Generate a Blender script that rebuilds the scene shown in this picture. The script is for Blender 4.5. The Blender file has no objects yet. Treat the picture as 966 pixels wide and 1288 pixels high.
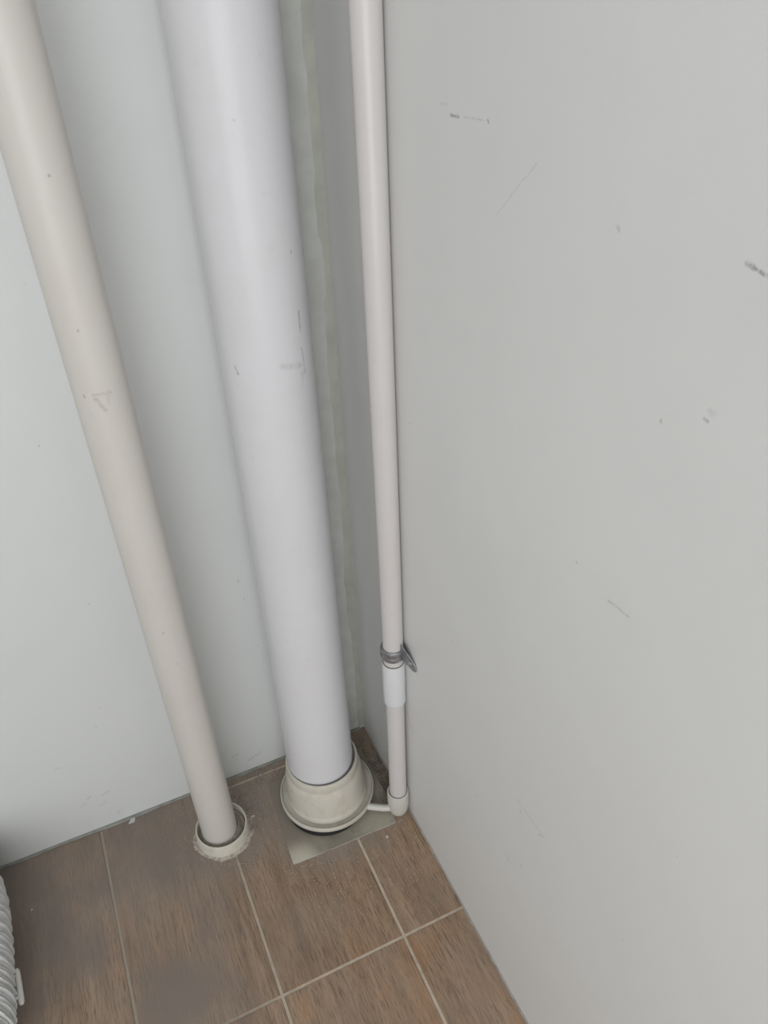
import bpy, bmesh, math, random
from mathutils import Vector, Matrix, noise
random.seed(7)
scene = bpy.context.scene
COL = scene.collection

# ------------------------------------------------------------------ camera
cam_data = bpy.data.cameras.new('camera')
cam = bpy.data.objects.new('camera', cam_data)
COL.objects.link(cam)
cam_data.sensor_fit = 'HORIZONTAL'
cam_data.sensor_width = 36.0
cam_data.lens = 997.08 / 966.0 * 36.0
cam_data.clip_start = 0.02
RX = Vector((0.907619, -0.418539, -0.032443))
UX = Vector((0.271303, 0.525845, 0.806152))
FX = Vector((0.320346, 0.740481, -0.590818))
m = Matrix((RX, UX, -FX)).transposed().to_4x4()
m.translation = Vector((-0.35439, -0.96224, 1.27551))
cam.matrix_world = m
scene.camera = cam

# ------------------------------------------------------------------ light
world = bpy.data.worlds.new('world')
scene.world = world
world.use_nodes = True
bg = world.node_tree.nodes['Background']
bg.inputs[0].default_value = (0.97, 0.985, 1.0, 1)
bg.inputs[1].default_value = 0.60


def area(name, loc, target, sx, sy, power, color):
    d = bpy.data.lights.new(name, 'AREA')
    d.shape = 'RECTANGLE'
    d.size, d.size_y, d.energy, d.color = sx, sy, power, color
    o = bpy.data.objects.new(name, d)
    COL.objects.link(o)
    o.location = loc
    o.rotation_euler = (Vector(target) - Vector(loc)).to_track_quat('-Z', 'Y').to_euler()
    return o


# daylight through the added front opening, unseen behind the camera
area('window_light', (-1.18, -2.34, 1.30), (-1.10, 0.0, 1.15), 1.8, 2.0, 41, (0.96, 0.985, 1.0))

vs = scene.view_settings
vs.view_transform = 'Standard'
vs.look = 'None'
vs.gamma = 1
vs.use_curve_mapping = False
vs.exposure = -0.15


# ------------------------------------------------------------------ helpers
def obj(name, bm, mat, parent=None, smooth=True, shadow_fix=False):
    me = bpy.data.meshes.new(name)
    bm.normal_update()
    bm.to_mesh(me)
    bm.free()
    if mat:
        me.materials.append(mat)
    if smooth:
        for p_ in me.polygons:
            p_.use_smooth = True
        me.set_sharp_from_angle(angle=math.radians(38))
    o = bpy.data.objects.new(name, me)
    COL.objects.link(o)
    if parent:
        o.parent = parent
    return o


def tag(o, label=None, cat=None, group=None, kind=None):
    for k, v in (('label', label), ('category', cat), ('group', group), ('kind', kind)):
        if v:
            o[k] = v
    return o


def thing(name, loc, label, cat, group=None):
    o = bpy.data.objects.new(name, None)
    o.empty_display_size = 0.03
    COL.objects.link(o)
    o.location = loc
    return tag(o, label, cat, group)


def box(bm, x0, x1, y0, y1, z0, z1):
    v = [bm.verts.new(c) for c in ((x0, y0, z0), (x1, y0, z0), (x1, y1, z0), (x0, y1, z0),
                                   (x0, y0, z1), (x1, y0, z1), (x1, y1, z1), (x0, y1, z1))]
    for f in ((3, 2, 1, 0), (4, 5, 6, 7), (0, 1, 5, 4), (1, 2, 6, 5), (2, 3, 7, 6), (3, 0, 4, 7)):
        bm.faces.new([v[i] for i in f])
    return bm


def prism(pts, z0, z1, bevel=0.0):
    bm = bmesh.new()
    b = [bm.verts.new((x, y, z0)) for x, y in pts]
    t = [bm.verts.new((x, y, z1)) for x, y in pts]
    n = len(pts)
    bm.faces.new(b[::-1])
    top = bm.faces.new(t)
    for i in range(n):
        bm.faces.new((b[i], b[(i + 1) % n], t[(i + 1) % n], t[i]))
    if bevel:
        bmesh.ops.bevel(bm, geom=list(top.edges), offset=bevel, segments=2, affect='EDGES', clamp_overlap=True)
    return bm


def lathe(profile, seg=96, close=True, center=(0, 0), wob=None):
    """profile: list of (r, z); revolved about the z axis"""
    bm = bmesh.new()
    rings = []
    for j, (r, z) in enumerate(profile):
        ring = []
        for i in range(seg):
            a = 2 * math.pi * i / seg
            rr, zz = r, z
            if wob:
                rr, zz = wob(a, r, z, j)
            ring.append(bm.verts.new((center[0] + rr * math.cos(a), center[1] + rr * math.sin(a), zz)))
        rings.append(ring)
    for a, b in zip(rings, rings[1:]):
        for i in range(seg):
            bm.faces.new((a[i], a[(i + 1) % seg], b[(i + 1) % seg], b[i]))
    if close:
        bm.faces.new(rings[0][::-1])
        bm.faces.new(rings[-1])
    return bm


def sweep(path, radii, seg=64):
    bm = bmesh.new()
    rings = []
    n = len(path)
    path = [Vector(q) for q in path]
    for j in range(n):
        d = (path[min(j + 1, n - 1)] - path[max(j - 1, 0)]).normalized()
        ref = Vector((0, 1, 0)) if abs(d.y) < 0.9 else Vector((0, 0, 1))
        e1 = ref.cross(d).normalized()
        e2 = d.cross(e1)
        r = radii[j] if isinstance(radii, (list, tuple)) else radii
        rings.append([bm.verts.new(path[j] + r * (math.cos(2 * math.pi * i / seg) * e1 + math.sin(2 * math.pi * i / seg) * e2))
                      for i in range(seg)])
    for a, b in zip(rings, rings[1:]):
        for i in range(seg):
            bm.faces.new((a[i], a[(i + 1) % seg], b[(i + 1) % seg], b[i]))
    bm.faces.new(rings[0][::-1])
    bm.faces.new(rings[-1])
    return bm


# ------------------------------------------------------------------ materials
class NT:
    def __init__(self, name, rough=0.5, spec=0.5):
        self.mat = bpy.data.materials.new(name)
        self.mat.use_nodes = True
        self.t = self.mat.node_tree
        self.b = self.t.nodes['Principled BSDF']
        self.b.inputs['Roughness'].default_value = rough
        self.b.inputs['Specular IOR Level'].default_value = spec
        self.tc = self.t.nodes.new('ShaderNodeTexCoord')

    def n(self, typ, **kw):
        nd = self.t.nodes.new(typ)
        for k, v in kw.items():
            setattr(nd, k, v)
        return nd

    def l(self, a, b):
        self.t.links.new(a, b)

    def set(self, sock, v):
        if hasattr(v, 'is_output'):
            self.l(v, sock)
        else:
            sock.default_value = v

    def math(self, op, a, b=0.0, c=0.0, clamp=False):
        nd = self.n('ShaderNodeMath', operation=op, use_clamp=clamp)
        self.set(nd.inputs[0], a)
        self.set(nd.inputs[1], b)
        self.set(nd.inputs[2], c)
        return nd.outputs[0]

    def vmath(self, op, a, b=(0, 0, 0), scale=None):
        nd = self.n('ShaderNodeVectorMath', operation=op)
        self.set(nd.inputs[0], a)
        self.set(nd.inputs[1], b)
        if scale is not None:
            self.set(nd.inputs['Scale'], scale)
        return nd.outputs['Value'] if op in ('DOT_PRODUCT', 'LENGTH', 'DISTANCE') else nd.outputs[0]

    def noise(self, scale, detail=3, rough=0.5, vec=None, stretch=None, dist=0.0):
        nd = self.n('ShaderNodeTexNoise')
        nd.inputs['Scale'].default_value = scale
        nd.inputs['Detail'].default_value = detail
        nd.inputs['Roughness'].default_value = rough
        nd.inputs['Distortion'].default_value = dist
        v = vec if vec is not None else self.tc.outputs['Object']
        if stretch:
            v = self.vmath('MULTIPLY', v, stretch)
        self.l(v, nd.inputs['Vector'])
        return nd.outputs['Fac'], nd.outputs['Color']

    def step(self, v, lo, hi, out0=0.0, out1=1.0):
        nd = self.n('ShaderNodeMapRange', interpolation_type='SMOOTHSTEP')
        self.l(v, nd.inputs['Value'])
        for k, x in zip(('From Min', 'From Max', 'To Min', 'To Max'), (lo, hi, out0, out1)):
            nd.inputs[k].default_value = x
        return nd.outputs['Result']

    def mix(self, fac, a, b, blend='MIX'):
        nd = self.n('ShaderNodeMix', data_type='RGBA', blend_type=blend)
        self.set(nd.inputs[0], fac)
        for s, v in ((nd.inputs[6], a), (nd.inputs[7], b)):
            if hasattr(v, 'is_output'):
                self.l(v, s)
            else:
                s.default_value = (*v, 1)
        return nd.outputs[2]

    def ramp(self, fac, stops):
        nd = self.n('ShaderNodeValToRGB')
        while len(nd.color_ramp.elements) < len(stops):
            nd.color_ramp.elements.new(0.5)
        for e, (p_, c_) in zip(nd.color_ramp.elements, stops):
            e.position, e.color = p_, (*c_, 1)
        self.l(fac, nd.inputs[0])
        return nd.outputs[0]

    def bump(self, h, strength=0.2, dist=0.001):
        nd = self.n('ShaderNodeBump')
        nd.inputs['Strength'].default_value = strength
        nd.inputs['Distance'].default_value = dist
        self.l(h, nd.inputs['Height'])
        self.l(nd.outputs[0], self.b.inputs['Normal'])

    def scuffs(self, col, marks, color, jitter=0.004):
        """marks: (P, Q, width, strength) dirt strokes on the surface itself"""
        _, nc = self.noise(90, 3, 0.6)
        off = self.vmath('SCALE', self.vmath('SUBTRACT', nc, (0.5, 0.5, 0.5)), scale=jitter)
        pos = self.vmath('ADD', self.tc.outputs['Object'], off)
        brk, _ = self.noise(260, 2, 0.6)
        brk = self.step(brk, 0.38, 0.55)
        tot = None
        for P, Q, w, s in marks:
            P, Q = Vector(P), Vector(Q)
            ba = Q - P
            pa = self.vmath('SUBTRACT', pos, tuple(P))
            h = self.math('MULTIPLY', self.vmath('DOT_PRODUCT', pa, tuple(ba)), 1.0 / max(ba.dot(ba), 1e-9), clamp=True)
            foot = self.vmath('SCALE', tuple(ba), scale=h)
            d = self.vmath('DISTANCE', pa, foot)
            mk = self.step(d, w * 0.2, w, s * 0.8, 0.0)
            tot = mk if tot is None else self.math('MAXIMUM', tot, mk)
        tot = self.math('MULTIPLY', tot, self.math('MULTIPLY_ADD', brk, 0.6, 0.4))
        return self.mix(tot, col, color)

    def color(self, c):
        self.set(self.b.inputs['Base Color'], c)
        return self.mat


def wall_material(name, base, marks):
    t = NT(name, 0.48, 0.45)
    a, _ = t.noise(3.0, 3, 0.55)
    b, _ = t.noise(14, 4, 0.6)
    c = t.mix(t.step(a, 0.35, 0.7), base, tuple(k * 0.965 for k in base))
    c = t.mix(t.math('MULTIPLY', t.step(b, 0.5, 0.75), 0.25), c, tuple(k * 0.93 for k in base))
    # tiny sparse fly specks
    sp = t.n('ShaderNodeTexVoronoi')
    sp.inputs['Scale'].default_value = 22
    t.l(t.tc.outputs['Object'], sp.inputs['Vector'])
    keep = t.math('GREATER_THAN', t.n_sep(sp.outputs['Color']), 0.86)
    spk = t.math('MULTIPLY', t.step(sp.outputs['Distance'], 0.012, 0.03, 0.5, 0.0), keep)
    c = t.mix(spk, c, (0.16, 0.15, 0.13))
    c = t.scuffs(c, marks, (0.16, 0.155, 0.145))
    f, _ = t.noise(420, 2, 0.5)
    g, _ = t.noise(9, 2, 0.5)
    t.bump(t.math('MULTIPLY_ADD', g, 6.0, f), 0.12, 0.0006)
    t.set(t.b.inputs['Roughness'], t.step(a, 0.3, 0.7, 0.42, 0.55))
    return t.color(c)


def n_sep(self, colsock):
    s = self.n('ShaderNodeSeparateColor')
    self.l(colsock, s.inputs[0])
    return s.outputs[0]


NT.n_sep = n_sep

RW = lambda y0, z0, y1, z1, w, s: ((0, y0, z0), (0, y1, z1), w, s)
BW = lambda x0, z0, x1, z1, w, s: ((x0, 0, z0), (x1, 0, z1), w, s)
M_rwall = wall_material('painted_plaster_right', (0.735, 0.733, 0.722), [
    RW(-.318, 1.1490, -.331, 1.1500, .0022, .75), RW(-.340, 1.1510, -.372, 1.1530, .0012, .35),
    RW(-.3775, 1.1540, -.3790, 1.1525, .0016, .7), RW(-.3, 1.156, -.312, 1.156, .0015, .3),
    RW(-.6542, 1.1235, -.6590, 1.1228, .0028, .55), RW(-.6590, 1.1228, -.6697, 1.1207, .0020, .75),
    RW(-.6697, 1.1207, -.685, 1.1185, .002, .7),
    RW(-.597, .8285, -.6214, .8316, .0018, .35), RW(-.6498, 1.0245, -.6530, 1.0240, .0024, .5),
    RW(-.6530, 1.031, -.6560, 1.031, .0040, .18), RW(-.6150, 1.0065, -.6158, 1.0045, .002, .4),
    RW(-.5076, .4343, -.5626, .436, .0022, .22), RW(-.516, .424, -.520, .422, .003, .28), RW(-.5552, .428, -.5626, .4355, .0022, .3),
    RW(-.5522, .8357, -.5524, .835, .0018, .6), RW(-.4214, .3278, -.4220, .327, .0022, .3),
    RW(-.3978, 1.0872, -.4482, 1.1359, .0011, .22), RW(-.2040, .2641, -.2260, .2363, .0030, .30),
    RW(-.53, .325, -.531, .323, .0018, .5), RW(-.545, 1.115, -.547, 1.113, .003, .3),
    RW(-.500, .3, -.505, .296, .003, .18)])
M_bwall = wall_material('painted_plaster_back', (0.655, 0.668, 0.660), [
    BW(-.4051, .769, -.4055, .768, .0016, .5), BW(-.446, .2917, -.4465, .291, .0016, .6), BW(-.461, .252, -.462, .251, .002, .45),
    BW(-.5143, .0901, -.508, .094, .0022, .4), BW(-.52, .08, -.528, .076, .0022, .35), BW(-.490, .085, -.478, .09, .002, .4),
    BW(-.500, .06, -.488, .066, .002, .35), BW(-.47, .03, -.478, .025, .002, .35), BW(-.54, .19, -.532, .187, .003, .2),
    BW(-.1919, .4598, -.1925, .457, .0014, .7), BW(-.1805, .3095, -.181, .308, .0014, .7), BW(-.188, .42, -.1885, .418, .0012, .6),
    BW(-.25, .06, -.262, .055, .004, .25), BW(-.21, .04, -.235, .03, .004, .3), BW(-.30, .02, -.33, .015, .003, .25),
    BW(-.03, .10, -.05, .02, .012, .25)])


def plastic(name, base, rough, marks, speck=0.5, spec=0.5, yellow=None):
    t = NT(name, rough, spec)
    a, _ = t.noise(6, 4, 0.6)
    b, _ = t.noise(45, 3, 0.6)
    c = t.mix(t.step(a, 0.4, 0.7), base, tuple(k * s for k, s in zip(base, (.975, .965, .955))))
    c = t.mix(t.math('MULTIPLY', t.step(b, 0.62, 0.8), 0.3), c, tuple(k * 0.86 for k in base))
    if yellow:
        c = t.mix(t.step(b, 0.45, 0.72, 0, .7), c, yellow)
    sp = t.n('ShaderNodeTexVoronoi')
    sp.inputs['Scale'].default_value = 34
    t.l(t.tc.outputs['Object'], sp.inputs['Vector'])
    keep = t.math('GREATER_THAN', t.n_sep(sp.outputs['Color']), 0.8)
    spk = t.math('MULTIPLY', t.step(sp.outputs['Distance'], 0.015, 0.04, speck, 0.0), keep)
    c = t.mix(spk, c, (0.2, 0.17, 0.14))
    if marks:
        c = t.scuffs(c, marks, (0.2, 0.18, 0.17), 0.005)
    return t.color(c)


M_big = plastic('white_pvc', (0.67, 0.665, 0.685), 0.31, [
    ((.0402, -.0072, .925), (.0391, -.0085, .900), .0018, .7), ((.0388, -.0097, .880), (.0399, -.0101, .846), .0020, .6),
    ((.0334, -.0136, .860), (.010, -.0187, .866), .006, .25), ((.036, -.0136, .850), (.034, -.0187, .826), .005, .2),
    ((-.0404, .0064, .868), (-.0385, .0042, .857), .0022, .7), ((.004, -.0072, 1.1266), (.0298, -.0043, 1.1254), .0016, .35),
    ((-.012, -.0072, 1.133), (.003, -.0043, 1.125), .0014, .4), ((.0067, -.0047, 1.1942), (.0068, -.0047, 1.193), .0022, .7),
    ((.039, -.0051, .9939), (.039, -.0051, .992), .0016, .6), ((.0494, -.018, .3769), (.0491, -.0195, .33), .0014, .6)], spec=0.3)
M_left = plastic('cream_pvc', (0.60, 0.572, 0.535), 0.42, [
    ((-.0193, -.0299, .8868), (-.0190, -.0299, .885), .0024, .75), ((-.0094, -.0357, .887), (.0069, -.0366, .8862), .0035, .3),
    ((-.0094, -.0357, .882), (-.0020, -.0366, .868), .004, .4), ((.006, -.0365, .888), (.002, -.036, .874), .003, .25),
    ((-.0057, -.0338, .53), (-.0057, -.0338, .529), .0020, .8), ((.0017, -.0338, .4668), (.0017, -.0338, .4660), .002, .8),
    ((-.0073, -.0369, .9608), (-.0073, -.0369, .96), .002, .6), ((.0045, -.0389, 1.1077), (.0045, -.0389, 1.1070), .002, .7)])
M_thin = plastic('pinkish_white_pvc', (0.63, 0.60, 0.588), 0.34, None)
M_coupling = plastic('clean_white_pvc', (0.70, 0.71, 0.725), 0.36, None, 0.1)
M_cream = plastic('aged_cream_pvc', (0.62, 0.592, 0.52), 0.42, None, 0.3, yellow=(0.53, 0.49, 0.405))
M_capcream = plastic('cream_fitting_pvc', (0.60, 0.585, 0.54), 0.42, None, 0.2)


def simple(name, base, rough=0.6, metal=0.0, var=0.85, sc=60, bump=0.0, spec=0.5):
    t = NT(name, rough, spec)
    a, _ = t.noise(sc, 4, 0.6)
    c = t.mix(t.step(a, 0.35, 0.7), base, tuple(k * var for k in base))
    t.b.inputs['Metallic'].default_value = metal
    if bump:
        t.bump(a, bump, 0.001)
    return t.color(c)


M_rubber = simple('black_rubber', (0.012, 0.012, 0.012), 0.7, bump=0.2)
M_steel = simple('galvanised_steel', (0.40, 0.41, 0.43), 0.38, 0.85, 0.8, 150)
M_screw = simple('screw_steel', (0.55, 0.53, 0.5), 0.3, 0.9)
M_recess = simple('dirty_sealing_ring', (0.36, 0.315, 0.26), 0.8, var=0.6, sc=200, bump=0.4)
M_mortar = simple('splayed_grey_mortar', (0.46, 0.41, 0.35), 0.9, var=0.6, sc=160, bump=0.6)
M_crumb = simple('cement_crumb', (0.44, 0.39, 0.33), 0.9, var=0.5, sc=30)
M_chip = simple('white_paint_flake', (0.62, 0.60, 0.57), 0.7)
M_bead = simple('grey_sealant', (0.25, 0.255, 0.225), 0.6, var=0.7, sc=50, bump=0.3)
M_lightbead = simple('pale_floor_joint', (0.42, 0.40, 0.37), 0.8, var=0.75, sc=90, bump=0.3)
M_smear_shade = simple('filler_smear_shade', (0.585, 0.595, 0.560), 0.6, var=0.9, sc=25, bump=0.1)  # filler, toned darker than the wall to paint in corner shade
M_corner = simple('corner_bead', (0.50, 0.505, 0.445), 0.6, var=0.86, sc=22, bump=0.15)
M_groutw = simple('gasket_line', (0.22, 0.2, 0.17), 0.8)

# pleated cloth
t = NT('white_pleated_cloth', 0.7, 0.3)
a, _ = t.noise(20, 3)
t.b.inputs['Sheen Weight'].default_value = 0.15
M_cloth = t.color(t.mix(t.step(a, .35, .7), (0.70, 0.71, 0.71), (0.64, 0.65, 0.645)))

# grout slab
t = NT('sandy_tile_grout', 0.9, 0.2)
pos = t.n('ShaderNodeNewGeometry').outputs['Position']
a, _ = t.noise(60, 4, 0.6, vec=pos)
b, _ = t.noise(420, 2, 0.6, vec=pos)
sx = t.n('ShaderNodeSeparateXYZ')
t.l(pos, sx.inputs[0])
c = t.mix(t.step(a, .35, .7), (0.62, 0.52, 0.42), (0.50, 0.42, 0.34))
c = t.mix(t.step(sx.outputs[0], -0.42, -0.22, 0.85, 0.0), c, (0.31, 0.27, 0.225))
c = t.mix(t.step(b, .55, .75, 0, .4), c, (0.2, 0.17, 0.14))
t.bump(b, 0.4, 0.0006)
M_grout = t.color(c)

# wood-look ceramic tile
t = NT('wood_look_ceramic', 0.42, 0.4)
oi = t.n('ShaderNodeObjectInfo')
geo = t.n('ShaderNodeNewGeometry').outputs['Position']
off = t.vmath('SCALE', (3.7, 9.1, 5.3), scale=oi.outputs['Random'])
vec = t.vmath('ADD', t.tc.outputs['Object'], off)
warp, wc = t.noise(7, 3, 0.5, vec=vec)
vec2 = t.vmath('ADD', vec, t.vmath('SCALE', wc, scale=0.004))
g1, _ = t.noise(1.0, 5, 0.62, vec=vec2, stretch=(42, 4.5, 1))
g2, _ = t.noise(1.0, 4, 0.6, vec=vec2, stretch=(260, 14, 1))
g3, _ = t.noise(1.0, 3, 0.6, vec=vec2, stretch=(900, 45, 1))
g4, _ = t.noise(6.0, 3, 0.5, vec=vec)
c = t.ramp(g1, [(0.30, (0.245, 0.162, 0.103)), (0.50, (0.345, 0.236, 0.155)), (0.70, (0.43, 0.305, 0.208))])
c = t.mix(t.step(g2, .50, .68, 0, .65), c, (0.175, 0.115, 0.075))
c = t.mix(t.step(g3, .53, .65, 0, .85), c, (0.115, 0.072, 0.047))
c = t.mix(t.step(g3, .42, .30, 0, .30), c, (0.50, 0.36, 0.235))
g5, _ = t.noise(11.0, 3, 0.5, vec=t.vmath('ADD', vec, (4.0, 2.0, 0)), stretch=(1.6, 1, 1))
c = t.mix(t.step(g5, .50, .70, 0, .30), c, (0.46, 0.235, 0.115))
c = t.mix(t.step(g4, .45, .70, 0, .40), c, (0.32, 0.255, 0.205))
# greyish worn film, heavier around the pipe feet, the back edge and to the left
def blob(cx, cy, r0, r1, s):
    return t.step(t.vmath('DISTANCE', geo, (cx, cy, 0)), r0, r1, s, 0.0)
film = blob(-0.30, -0.085, 0.06, 0.14, 0.85)
for q in ((-0.13, -0.12, 0.10, 0.17, 0.75), (-0.04, -0.05, 0.05, 0.14, 0.6), (-0.24, -0.03, 0.05, 0.12, 0.8),
          (-0.52, -0.10, 0.04, 0.14, 0.45), (-0.62, -0.06, 0.04, 0.14, 0.6), (-0.47, -0.33, 0.00, 0.13, 0.25), (-0.03, -0.37, 0.0, 0.05, 0.35)):
    film = t.math('MAXIMUM', film, blob(*q))
fn, _ = t.noise(38, 5, 0.65, vec=geo)
fn2, _ = t.noise(5.5, 3, 0.5, vec=geo)
film = t.math('MULTIPLY', film, t.step(fn, .30, .62, .45, 1.0))
c = t.mix(film, c, (0.275, 0.240, 0.208))
sxyz = t.n('ShaderNodeSeparateXYZ')
t.l(geo, sxyz.inputs[0])
leftgrey = t.math('MULTIPLY', t.step(sxyz.outputs[0], -.16, -.42, 0, .85), t.step(fn2, .38, .6, 0.25, 1.0))
c = t.mix(leftgrey, c, (0.205, 0.172, 0.150))
grime = t.math('MULTIPLY', blob(-0.02, -0.10, 0.03, 0.11, 0.9), t.step(fn, .38, .6, .15, 1.0))
c = t.mix(grime, c, (0.13, 0.10, 0.085))
# fine pale dust specks
v = t.n('ShaderNodeTexVoronoi')
v.inputs['Scale'].default_value = 330
t.l(geo, v.inputs['Vector'])
sm = t.math('MULTIPLY', t.step(v.outputs['Distance'], .14, .34, .8, 0), t.math('GREATER_THAN', t.n_sep(v.outputs['Color']), .86))
dn = t.math('MAXIMUM', blob(-0.10, -0.20, 0.10, 0.24, 1.0), blob(-0.28, -0.06, .08, .2, .9))
c = t.mix(t.math('MULTIPLY', sm, t.math('MAXIMUM', dn, 0.08)), c, (0.60, 0.56, 0.51))
t.set(t.b.inputs['Roughness'], t.math('MULTIPLY_ADD', film, 0.35, 0.40))
t.bump(t.math('SUBTRACT', 0.0, g3), 0.25, 0.0005)
M_tile = t.color(c)

# stone insert
t = NT('greenish_stone', 0.5, 0.4)
geo = t.tc.outputs['Object']
a, _ = t.noise(16, 5, 0.6, vec=geo)
b, _ = t.noise(70, 5, 0.65, vec=geo)
c = t.ramp(a, [(0.35, (0.25, 0.225, 0.18)), (0.55, (0.33, 0.30, 0.245)), (0.75, (0.40, 0.37, 0.30))])
c = t.mix(t.step(b, .48, .68, 0, .75), c, (0.25, 0.225, 0.19))
cl = t.step(t.vmath('DISTANCE', geo, (-0.090, -0.085, 0)), .015, .050, .9, 0)
c = t.mix(cl, c, (0.60, 0.575, 0.47))
cl2 = t.step(t.vmath('DISTANCE', geo, (0.065, -0.075, 0)), .01, .05, .6, 0)
c = t.mix(cl2, c, (0.46, 0.43, 0.35))
dk = t.step(t.vmath('DISTANCE', geo, (-0.11, 0.03, 0)), .05, .125, .9, 0)
c = t.mix(dk, c, (0.24, 0.205, 0.17))
t.bump(b, 0.2, 0.0005)
M_stone = t.color(c)

# ------------------------------------------------------------------ setting
XL, YF, ZT = -2.75, -2.4, 2.6
base = obj('floor', box(bmesh.new(), XL, 0.10, YF, 0.10, -0.06, -0.0013), M_grout, None, False)
tag(base, kind='structure')
wb = obj('wall_back', box(bmesh.new(), XL, 0.10, 0.0, 0.10, -0.02, ZT), M_bwall, None, False)
tag(wb, kind='structure')
wr = obj('wall_right', box(bmesh.new(), 0.0, 0.10, YF, 0.0, -0.02, ZT), M_rwall, None, False)
tag(wr, kind='structure')
wl = obj('wall_left', box(bmesh.new(), XL - 0.1, XL, YF, 0.0, -0.02, ZT), M_rwall, None, False)  # left wall, ceiling and front opening are unseen, added to steer the daylight
tag(wl, kind='structure')
ceil = obj('ceiling', box(bmesh.new(), XL - 0.1, 0.1, YF - 0.1, 0.1, ZT, ZT + 0.1), simple('ceiling_paint', (0.7, 0.7, 0.69), 0.8), None, False)
tag(ceil, kind='structure')
bmf = bmesh.new()
WX0, WX1, WZ0, WZ1 = -2.15, -0.20, 0.28, 2.32  # unseen opening, placed and sized to aim the daylight
box(bmf, XL - 0.1, WX0, YF - 0.1, YF, -0.02, ZT)
box(bmf, WX1, 0.1, YF - 0.1, YF, -0.02, ZT)
box(bmf, WX0, WX1, YF - 0.1, YF, -0.02, WZ0)
box(bmf, WX0, WX1, YF - 0.1, YF, WZ1, ZT)
wf = obj('wall_front', bmf, M_rwall, None, False)
tag(wf, kind='structure')

# tiles: columns run towards the viewer, each tile a part of the floor
GW = 0.0047
xs = [0.0 + GW / 2 - 0.0010, -0.1071, -0.3092, -0.5138, -0.718, -0.922, -1.126, -1.33, -1.534, -1.738, -1.942, -2.146, -2.35, -2.554, -2.75]
rows = [0.0, -0.4026, -0.806, -1.21, -1.61, -2.01, -2.4]
cache = {}


def tile(x0, x1, y0, y1, pts=None):
    w, h = x1 - x0, y1 - y0
    key = (round(w, 3), round(h, 3))
    cx, cy = (x0 + x1) / 2, (y0 + y1) / 2
    if pts is None and key in cache:
        o = cache[key].copy()
        COL.objects.link(o)
    else:
        pp_ = pts or [(-w / 2, -h / 2), (w / 2, -h / 2), (w / 2, h / 2), (-w / 2, h / 2)]
        o = obj('floor_tile', prism(pp_, -0.009, 0.0, 0.0008), M_tile, base)
        if pts is None:
            cache[key] = o
    o.parent = base
    o.location = (cx, cy, random.uniform(-0.0001, 0.0001))


for i in range(len(xs) - 1):
    xa, xb = xs[i + 1] + GW / 2, xs[i] - GW / 2
    for j in range(len(rows) - 1):
        yt, yb = rows[j] - (GW / 2 if j else 0.0015), rows[j + 1] + GW / 2
        if j == 0 and i == 1:
            ybk = -0.0185
            tile(xa, xb, ybk + GW / 2, yt)
            tile(xa, xb, yb, ybk - GW / 2)
        else:
            tile(xa, xb, yb, yt)


# ragged corner filler, sealant along the floor
def ribbon(f_lo, f_hi, n, place, thick):
    """strip with irregular edges: place(u, w, h) -> 3-D; w across, h proud"""
    bm = bmesh.new()
    rows_ = []
    for k in range(n + 1):
        u = k / n
        lo, hi = f_lo(u), f_hi(u)
        r = []
        for s, hh in ((0, 0), (0.12, .7), (0.35, 1), (0.65, 1), (0.88, .7), (1, 0)):
            bumpy = 1 + 0.3 * noise.noise(Vector((u * 60, s * 3, 1.7)))
            r.append(bm.verts.new(place(u, lo + (hi - lo) * s, hh * thick * bumpy)))
        rows_.append(r)
    for a_, b_ in zip(rows_, rows_[1:]):
        for i_ in range(5):
            bm.faces.new((a_[i_], a_[i_ + 1], b_[i_ + 1], b_[i_]))
    bmesh.ops.recalc_face_normals(bm, faces=bm.faces)
    return bm


def nz(u, f, s):
    return noise.noise(Vector((u * f, s, 0.3)))


def blocky(u, f, s):
    x = u * f
    i0 = math.floor(x)
    fr = x - i0
    fr = min(1, max(0, (fr - 0.35) / 0.3))
    h0 = noise.noise(Vector((i0 * 7.13, s, 0)))
    h1 = noise.noise(Vector((i0 * 7.13 + 7.13, s, 0)))
    return h0 + (h1 - h0) * fr * fr * (3 - 2 * fr)


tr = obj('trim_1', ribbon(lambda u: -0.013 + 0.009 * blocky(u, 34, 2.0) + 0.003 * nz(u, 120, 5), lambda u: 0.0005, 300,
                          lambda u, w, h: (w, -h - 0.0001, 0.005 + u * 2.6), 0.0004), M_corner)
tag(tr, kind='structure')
tr = obj('trim_4', ribbon(lambda u: -0.060 + 0.006 * nz(u, 16, 9), lambda u: -0.010 + 0.009 * blocky(u, 34, 2.0), 300,  # smeared filler band; its greenish-grey also deepens the shade beside the corner
                          lambda u, w, h: (w, -h - 0.00005, 0.02 + u * 2.56), 0.00025), M_smear_shade)
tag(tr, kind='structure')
tr = obj('trim_2', ribbon(lambda u: 0.0, lambda u: 0.0045 + 0.002 * nz(u, 60, 3), 260,
                          lambda u, w, h: (-2.74 + u * 2.73, -w + .0002, 0.0002 + h * 1.4 + (0.0045 - w) * .5), 0.0016), M_bead)
tag(tr, kind='structure')
tr = obj('trim_3', ribbon(lambda u: 0.0, lambda u: 0.0026 + 0.0010 * nz(u, 70, 6), 260,
                          lambda u, w, h: (-w + .0002, -2.39 + u * 2.37, 0.0002 + h * 1.3), 0.0012), M_lightbead)
tag(tr, kind='structure')

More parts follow.
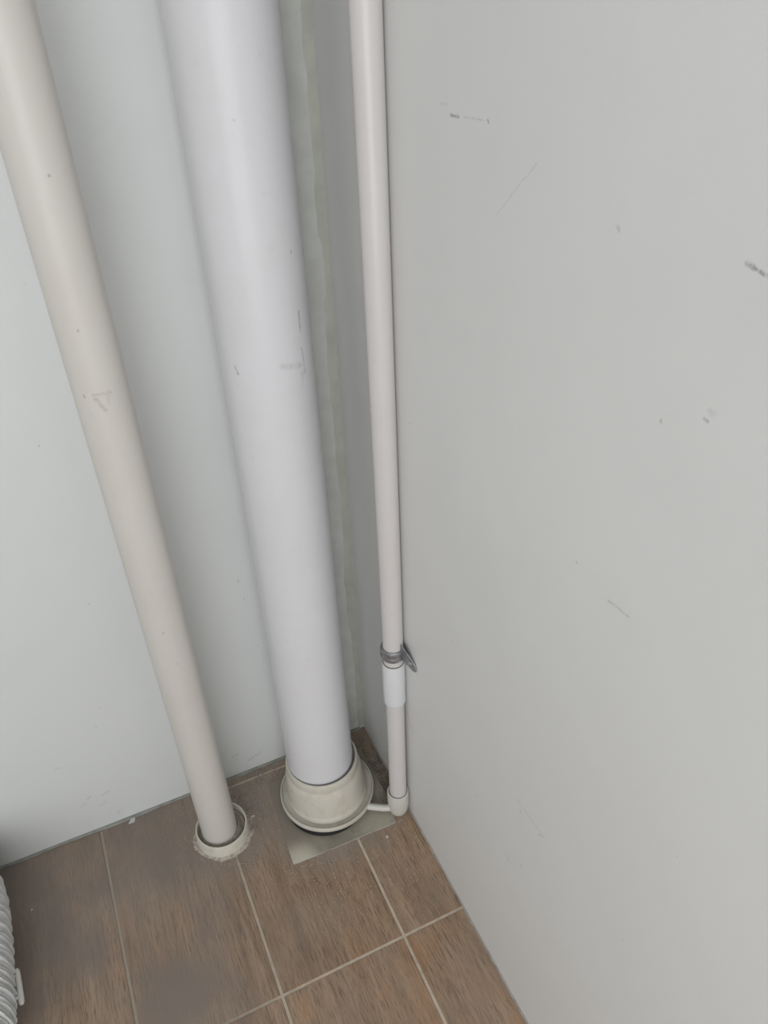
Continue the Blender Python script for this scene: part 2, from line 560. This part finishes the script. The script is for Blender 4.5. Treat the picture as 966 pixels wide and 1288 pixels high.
# ------------------------------------------------------------------ wide waste pipe
bx, by = -0.1273, -0.1123
big = thing('waste_pipe', (bx, by, 0), 'wide glossy white waste pipe with a flared cream collar standing on the floor', 'pipe')
lean = lambda z: (0.0106 * z / 1.2, 0.0531 * z / 1.2, z) if z < 1.2 else (0.0106, 0.0531, z)
zs = [0.030, 0.3, 0.6, 0.9, 1.1, 1.2, 1.3, 1.5, 2.0, 2.6]
pts = [list(lean(z)) for z in zs]
pts[5][1] -= 0.0015
obj('pipe', sweep(pts, 0.0576, 112), M_big, big)
cx, cy = -0.1220 - bx, -0.1130 - by


def shear(bm, z0=0.02, kx=-0.03, ky=0.03):
    for v_ in bm.verts:
        v_.co.x += (v_.co.z - z0) * kx
        v_.co.y += (v_.co.z - z0) * ky
    return bm


collar = shear(lathe([(0.0560, 0.0175), (0.0720, 0.0175), (0.0728, 0.0200), (0.0732, 0.0250), (0.0727, 0.0290), (0.0712, 0.0310), (0.0712, 0.0340),
                (0.0708, 0.0440), (0.0694, 0.0600), (0.0676, 0.0760), (0.0660, 0.0850), (0.0634, 0.0885), (0.0628, 0.0915),
                (0.0636, 0.0950), (0.0635, 0.1060), (0.0624, 0.1095), (0.0604, 0.1100), (0.0590, 0.1085), (0.0560, 0.1040), (0.056, 0.03)],
               112, False, (cx, cy)))
obj('collar', collar, M_cream, big)['label'] = 'aged cream collar with a ribbed neck'
seam = shear(lathe([(0.0570, 0.1040), (0.0570, 0.1085), (0.0588, 0.1092), (0.0600, 0.1088), (0.0600, 0.104)], 96, False, (cx, cy)))
obj('joint_ring', seam, M_groutw, big)
flange = lathe([(0.0560, 0.0110), (0.0800, 0.0105), (0.0836, 0.0115), (0.0850, 0.0140), (0.0850, 0.0200), (0.0844, 0.0222), (0.0830, 0.0225),
                (0.0820, 0.0205), (0.0812, 0.0165), (0.0780, 0.0150), (0.0730, 0.0160), (0.0560, 0.0165)], 128, False, (cx, cy),
               wob=lambda a, r, z, j: (r * (1 + 0.004 * noise.noise(Vector((math.cos(a) * 2, math.sin(a) * 2, 3)))), z))
obj('flange', flange, M_cream, big)
gx, gy = -0.1300 - bx, -0.1240 - by
gask = lathe([(0.050, 0.0016), (0.0700, 0.0016), (0.0722, 0.0035), (0.0722, 0.0065), (0.0712, 0.0075), (0.0730, 0.009), (0.0725, 0.0130), (0.050, 0.0130)],
             96, False, (gx, gy))
obj('gasket', gask, M_rubber, big)['label'] = 'black rubber gasket under the cream flange'
# stone insert
sx0, sy0 = -0.1290, -0.1300
pl = [(-.2248, -.2138), (-.150, -.2170), (-.0331, -.2185), (-.0262, -.158), (-.0286, -.045), (-.120, -.040), (-.214, -.042), (-.2182, -.0772)]
st = thing('stone_plate', (sx0, sy0, 0), 'thin greenish stone plate in the floor under the cream flange', 'stone plate')
obj('plate', prism([(x - sx0, y - sy0) for x, y in pl], -0.0005, 0.0014, 0.0005), M_stone, st)
tp = obj('mortar_edge', ribbon(lambda u: 0, lambda u: .0028 + .0016 * nz(u, 14, 4), 60,
                               lambda u, w, h: ((-.2248 + u * .190) - sx0, (-.2135 - .0045 * u) - w + .0005 - sy0, h), 0.0007), M_lightbead, st)

# ------------------------------------------------------------------ cream pipe at left
lx, ly = -0.3213, -0.1064
lp = thing('drain_pipe', (lx, ly, 0), 'matte cream drain pipe set in a low round floor socket at left', 'pipe')
lean = lambda z: (0.0005 * z / 1.2, -0.0099 * min(z, 1.2) / 1.2, z)
obj('pipe', sweep([lean(z) for z in (0.004, 0.3, 0.6, 0.9, 1.2, 1.5, 2.0, 2.6)], 0.0302, 80), M_left, lp)
sock = lathe([(0.0462, 0.0000), (0.0458, 0.0060), (0.0450, 0.0240), (0.0440, 0.0262), (0.0425, 0.0266), (0.0415, 0.0255), (0.0412, 0.0040)], 96, False,
             (0.004, 0.001), wob=lambda a, r, z, j: (r, z + (0.0035 * max(0, math.cos(a - 0.9)) if 0.01 < z else 0)))
obj('floor_socket', sock, M_cream, lp)['label'] = 'low cream floor socket ring with mortar smeared round it'
seal = lathe([(0.0418, 0.0160), (0.0380, 0.0150), (0.0340, 0.0175), (0.0305, 0.0210), (0.0295, 0.0210)], 80, False, (0.002, 0.0005),
             wob=lambda a, r, z, j: (r, z + 0.0015 * noise.noise(Vector((math.cos(a) * 3, math.sin(a) * 3, r * 90)))))
obj('sealing_ring', seal, M_recess, lp)
mort = lathe([(0.044, 0.0000), (0.0455, 0.0050), (0.0472, 0.0034), (0.0490, 0.0018), (0.0520, 0.0003), (0.0525, -0.0004)], 220, False, (0.004, 0.001),
             wob=lambda a, r, z, j: (r + (r - 0.046) * (0.8 * noise.noise(Vector((math.cos(a) * 4, math.sin(a) * 4, 1.3)))
                                                          + 0.5 * noise.noise(Vector((math.cos(a) * 14, math.sin(a) * 14, j)))),
                                     z * (0.7 + 0.5 * noise.noise(Vector((math.cos(a) * 7, math.sin(a) * 7, j * .4))) + 0.3 * math.cos(a - 0.3))))
obj('mortar_collar', mort, M_mortar, lp)

# ------------------------------------------------------------------ thin pipe in front of the right wall
tx, ty = -0.0197, -0.2010
tp_ = thing('condensate_pipe', (tx, ty, 0), 'thin pinkish white pipe running up tight against the right wall', 'pipe')
lean = lambda z: (0.0080 * z / 1.2 if z < 1.2 else 0.0080 - 0.0045 * 0, 0.0151 * min(z, 1.2) / 1.2, z)
lean = lambda z: (min(0.0028, 0.0080 * z / 1.2), 0.0151 * min(z, 1.2) / 1.2, z)
obj('upper_pipe', sweep([lean(z) for z in (0.360, 0.5, 0.7, 0.9, 1.2, 1.5, 2.0, 2.6)], 0.0157, 64), M_thin, tp_)
obj('lower_pipe', sweep([lean(z) for z in (0.045, 0.15, 0.31)], 0.0149, 64), M_thin, tp_)


def at_z(bm, z0):
    o_ = lean(z0)
    for v_ in bm.verts:
        v_.co.x += o_[0] - 0.0004
        v_.co.y += o_[1]
    return bm


cp = lathe([(0.0147, 0.2935), (0.0162, 0.2928), (0.0174, 0.2945), (0.0177, 0.298), (0.0177, 0.3780), (0.0172, 0.3815), (0.0163, 0.3822), (0.0156, 0.3812)], 64, False)
obj('coupling', at_z(cp, .34), M_coupling, tp_)['label'] = 'clean white coupling sleeve'
jr = lathe([(0.0155, 0.3800), (0.0155, 0.3835), (0.0164, 0.3835), (0.0166, 0.3812)], 64, False)
obj('joint_ring', at_z(jr, .38), M_groutw, tp_)
cap = lathe([(0.0030, 0.0016), (0.0110, 0.0018), (0.0150, 0.0060), (0.0172, 0.0140), (0.0186, 0.0260), (0.0190, 0.0380), (0.0190, 0.0585),
             (0.0184, 0.0610), (0.0168, 0.0615), (0.0152, 0.0595), (0.0150, 0.0500)], 64, True)
obj('end_cap', at_z(cap, .03), M_capcream, tp_)['label'] = 'cream end cap at the foot of the thin pipe'
br = sweep([(-.0700 - tx, -.1765 - ty, .0150), (-.0600 - tx, -.1835 - ty, .0152), (-.0450 - tx, -.1930 - ty, .0156), (-.0280 - tx, -.2010 - ty, .0160)], 0.0062, 32)
obj('branch_tube', br, M_capcream, tp_)['label'] = 'short cream tube joining the end cap to the wide flange'

# pipe clamp with screwed tab
qx, qy = tx + lean(.41)[0] - .0003, ty + lean(.41)[1]
clm = thing('pipe_clamp', (qx, qy, 0.398), 'grey metal pipe clamp screwed to the right wall round the thin pipe', 'clamp')
band = lathe([(0.0160, -0.0030), (0.0178, -0.0036), (0.0186, -0.0010), (0.0194, 0.0015), (0.0186, 0.0048), (0.0180, 0.0070), (0.0186, 0.0092),
              (0.0194, 0.0125), (0.0186, 0.0155), (0.0178, 0.0180), (0.0160, 0.0174)], 64, False)
for v_ in band.verts:
    if v_.co.x > 0.0168:
        v_.co.x = 0.0168
obj('band', band, M_steel, clm)
# tab: rises from the band, lies on the wall x = 0
bm = bmesh.new()
wx = -qx
outline = [(-0.002, 0.0330, 0), (-0.0080, 0.0335, 0), (-0.0140, 0.0300, 0), (-0.0280, 0.0210, 0), (-0.0380, 0.0140, 0), (-0.0450, 0.0060, 0),
           (-0.0470, 0.0000, 0), (-0.0450, -0.0050, 0), (-0.0400, -0.0060, 0), (-0.0310, -0.0030, 0), (-0.0200, -0.0010, 0), (-0.010, 0.0000, 0), (-0.002, 0.0000, 0)]
slope = lambda y_: 0.0145 * max(0.0, 1 + y_ / 0.047)
f_ = [bm.verts.new((wx - 0.0022 - slope(y_), y_, z_)) for y_, z_, _ in outline]
g_ = [bm.verts.new((wx - 0.0004 - slope(y_), y_, z_)) for y_, z_, _ in outline]
bm.faces.new(f_)
bm.faces.new(g_[::-1])
for i in range(len(outline)):
    k = (i + 1) % len(outline)
    bm.faces.new((f_[i], g_[i], g_[k], f_[k]))
bmesh.ops.recalc_face_normals(bm, faces=bm.faces)
obj('fixing_tab', bm, M_steel, clm)
sc = lathe([(0.0044, 0.0), (0.0044, 0.0010), (0.0030, 0.0022), (0.0012, 0.0026)], 24, True)
# cross recess
for ang in (0.3, 0.3 + math.pi / 2):
    bx_ = bmesh.new()
    box(bx_, -0.0020, 0.0020, -0.0003, 0.0003, 0.0020, 0.00275)
    bmesh.ops.rotate(bx_, verts=bx_.verts, cent=(0, 0, 0), matrix=Matrix.Rotation(ang, 3, 'Z'))
    me_ = bpy.data.meshes.new('tmp')
    bx_.to_mesh(me_)
    bx_.free()
    sc.from_mesh(me_)
    bpy.data.meshes.remove(me_)
bmesh.ops.rotate(sc, verts=sc.verts, cent=(0, 0, 0), matrix=Matrix.Rotation(-math.pi / 2, 3, 'Y'))
bmesh.ops.rotate(sc, verts=sc.verts, cent=(0, 0, 0), matrix=Matrix.Rotation(0.30, 3, 'Z'))
bmesh.ops.translate(sc, verts=sc.verts, vec=(wx - 0.0021 - slope(-0.0345), -0.0345, 0.0050))
obj('screw', sc, M_screw, clm)['label'] = 'cross-head screw in the clamp tab'

# ------------------------------------------------------------------ pleated pouf at the left edge
pc = Vector((-0.8510, -0.205, 0.0))
pf = thing('pleated_pouf', pc, 'white pleated cloth pouf cut off by the left edge of the photo', 'pouf')
bm = bmesh.new()
NA, NTH = 1440, 40
A_, H_ = 0.197, 0.09
pw = lambda q, e: math.copysign(abs(q) ** e, q)
# equal arc spacing round the rounded square
raw = [(pw(math.cos(t_), .5), pw(math.sin(t_), .5)) for t_ in [2 * math.pi * k / 7200 for k in range(7200)]]
cum = [0]
for k in range(7200):
    a_, b_ = raw[k], raw[(k + 1) % 7200]
    cum.append(cum[-1] + math.hypot(b_[0] - a_[0], b_[1] - a_[1]))
plan = []
k = 0
for i in range(NA):
    tgt = cum[-1] * i / NA
    while cum[k + 1] < tgt:
        k += 1
    fq = (tgt - cum[k]) / max(cum[k + 1] - cum[k], 1e-9)
    ra, rb = raw[k % 7200], raw[(k + 1) % 7200]
    plan.append((ra[0] + (rb[0] - ra[0]) * fq, ra[1] + (rb[1] - ra[1]) * fq))
rings = []
for j in range(NTH + 1):
    th = -1.25 + (1.50 + 1.25) * j / NTH
    cr, sz = abs(math.cos(th)) ** .8, pw(math.sin(th), .8)
    ring = []
    tw = 0.0
    for i in range(NA):
        ux, uy = plan[i]
        ph = 2 * math.pi * i / NA
        mid = noise.noise(Vector((ux * 3, uy * 3, sz * 0.8)))
        pleat = math.sin(ph * 210 + 3.0 * mid) * 0.0018 + math.sin(ph * 83 + 5 * mid) * 0.0016
        fine = math.sin(ph * 360 + sz * 9) * 0.0006
        dr = (pleat * min(1, cr * 1.4) + fine) * (1 if cr > .1 else cr * 10)
        L = math.hypot(ux, uy)
        x = ux * A_ * cr + ux / L * dr * abs(cr)
        y = uy * A_ * cr + uy / L * dr * abs(cr)
        z = 0.0915 + sz * H_ + dr * sz
        ring.append(bm.verts.new((x, y, max(z, 0.001))))
    rings.append(ring)
for a_, b_ in zip(rings, rings[1:]):
    for i in range(NA):
        bm.faces.new((a_[i], a_[(i + 1) % NA], b_[(i + 1) % NA], b_[i]))
bm.faces.new(rings[0][::-1])
bm.faces.new(rings[-1])
obj('pleated_cover', bm, M_cloth, pf)
loc = lambda x, y, z: (x - pc.x, y - pc.y, z)
zc = 0.070
P0, P1 = Vector(loc(-.6508, -.2330, zc + .004)), Vector(loc(-.6495, -.2830, zc - .004))
path = [P0.lerp(P1, q) for q in (0, .06, .14, .5, .86, .94, 1)]
obj('side_handle', sweep(path, [.0020, .0036, .0042, .0044, .0044, .0040, .0024], 24), M_capcream, pf)['label'] = 'small off-white plastic bar handle'
for q in (.22, .80):
    c_ = P0.lerp(P1, q)
    obj('handle_peg', sweep([c_ + Vector((-.014, .002, .004)), c_], .0026, 16), M_coupling, pf)


# ------------------------------------------------------------------ debris
def flake(pts_, z0, h):
    bm_ = prism(pts_, 0, h)
    return bm_


def chip(x, y, s, rot, label, mat=M_chip, shape=0):
    sh = [[(-1, -.2), (.2, -.7), (1, .3), (.1, .5)], [(-.9, 0), (0, -.5), (.9, 0), (0, .5)], [(-.6, -.5), (.7, -.3), (.5, .6), (-.4, .4)]][shape]
    c_, s_ = math.cos(rot), math.sin(rot)
    o_ = obj('paint_chip', prism([(s * (a1 * c_ - b1 * s_), s * (a1 * s_ + b1 * c_)) for a1, b1 in sh], 0, 0.0008), mat, None, False)
    o_.location = (x, y, 0.0002)
    tag(o_, label, 'paint chip', 'loose chips on the floor')


chip(-0.4595, -0.0085, 0.0085, 0.35, 'white paint chip at the foot of the back wall left of the cream pipe')
chip(-0.2604, -0.0962, 0.0050, 0.1, 'small white chip on the floor just right of the cream pipe socket', shape=1)
chip(-0.0600, -0.2383, 0.0042, 0.9, 'small pale chip on the tile in front of the thin pipe cap', shape=2)
chip(-0.6390, -0.1010, 0.0024, 0.4, 'tiny white chip on the dark tile near the white pouf', shape=2)


def crumbs(name, n, spots, smin, smax, parent=None):
    bm_ = bmesh.new()
    k_ = 0
    while k_ < n:
        x, y, rr_ = random.choice(spots)
        an, r_ = random.uniform(0, 2 * math.pi), rr_ * math.sqrt(random.random())
        x += r_ * math.cos(an)
        y += r_ * math.sin(an)
        if x > -0.004 or y > -0.004:
            continue
        if math.hypot(x + .3173, y + .1054) < .047 or math.hypot(x + .122, y + .113) < .074 or math.hypot(x + .0197, y + .201) < .02:
            continue
        s = random.uniform(smin, smax) * random.uniform(.4, 1)
        on_plate = -.224 < x < -.028 and -.216 < y < -.042
        z = (0.0014 if on_plate else 0.0) + s * 0.3
        vs_ = [bm_.verts.new((x + s * random.uniform(.6, 1) * dx, y + s * random.uniform(.6, 1) * dy, z + s * random.uniform(.5, .8) * dz))
               for dx, dy, dz in ((1, 0, 0), (-.6, .8, 0), (-.6, -.8, 0), (0, 0, 1), (0, 0, -.45))]
        for f in ((0, 1, 3), (1, 2, 3), (2, 0, 3), (1, 0, 4), (2, 1, 4), (0, 2, 4)):
            bm_.faces.new([vs_[q] for q in f])
        k_ += 1
    return obj(name, bm_, M_crumb, parent, False)


o = crumbs('cement_crumbs', 1500, [(-.245, -.02, .035), (-.215, -.012, .03), (-.265, -.06, .03), (-.262, -.1, .025), (-.06, -.03, .04), (-.03, -.07, .035),
                                 (-.025, -.12, .025), (-.02, -.17, .02), (-.3, -.16, .03), (-.2, -.015, .02)], .0006, .0029)
tag(o, 'fine grey cement crumbs scattered along the back wall between and behind the pipes', 'crumbs', kind='stuff')
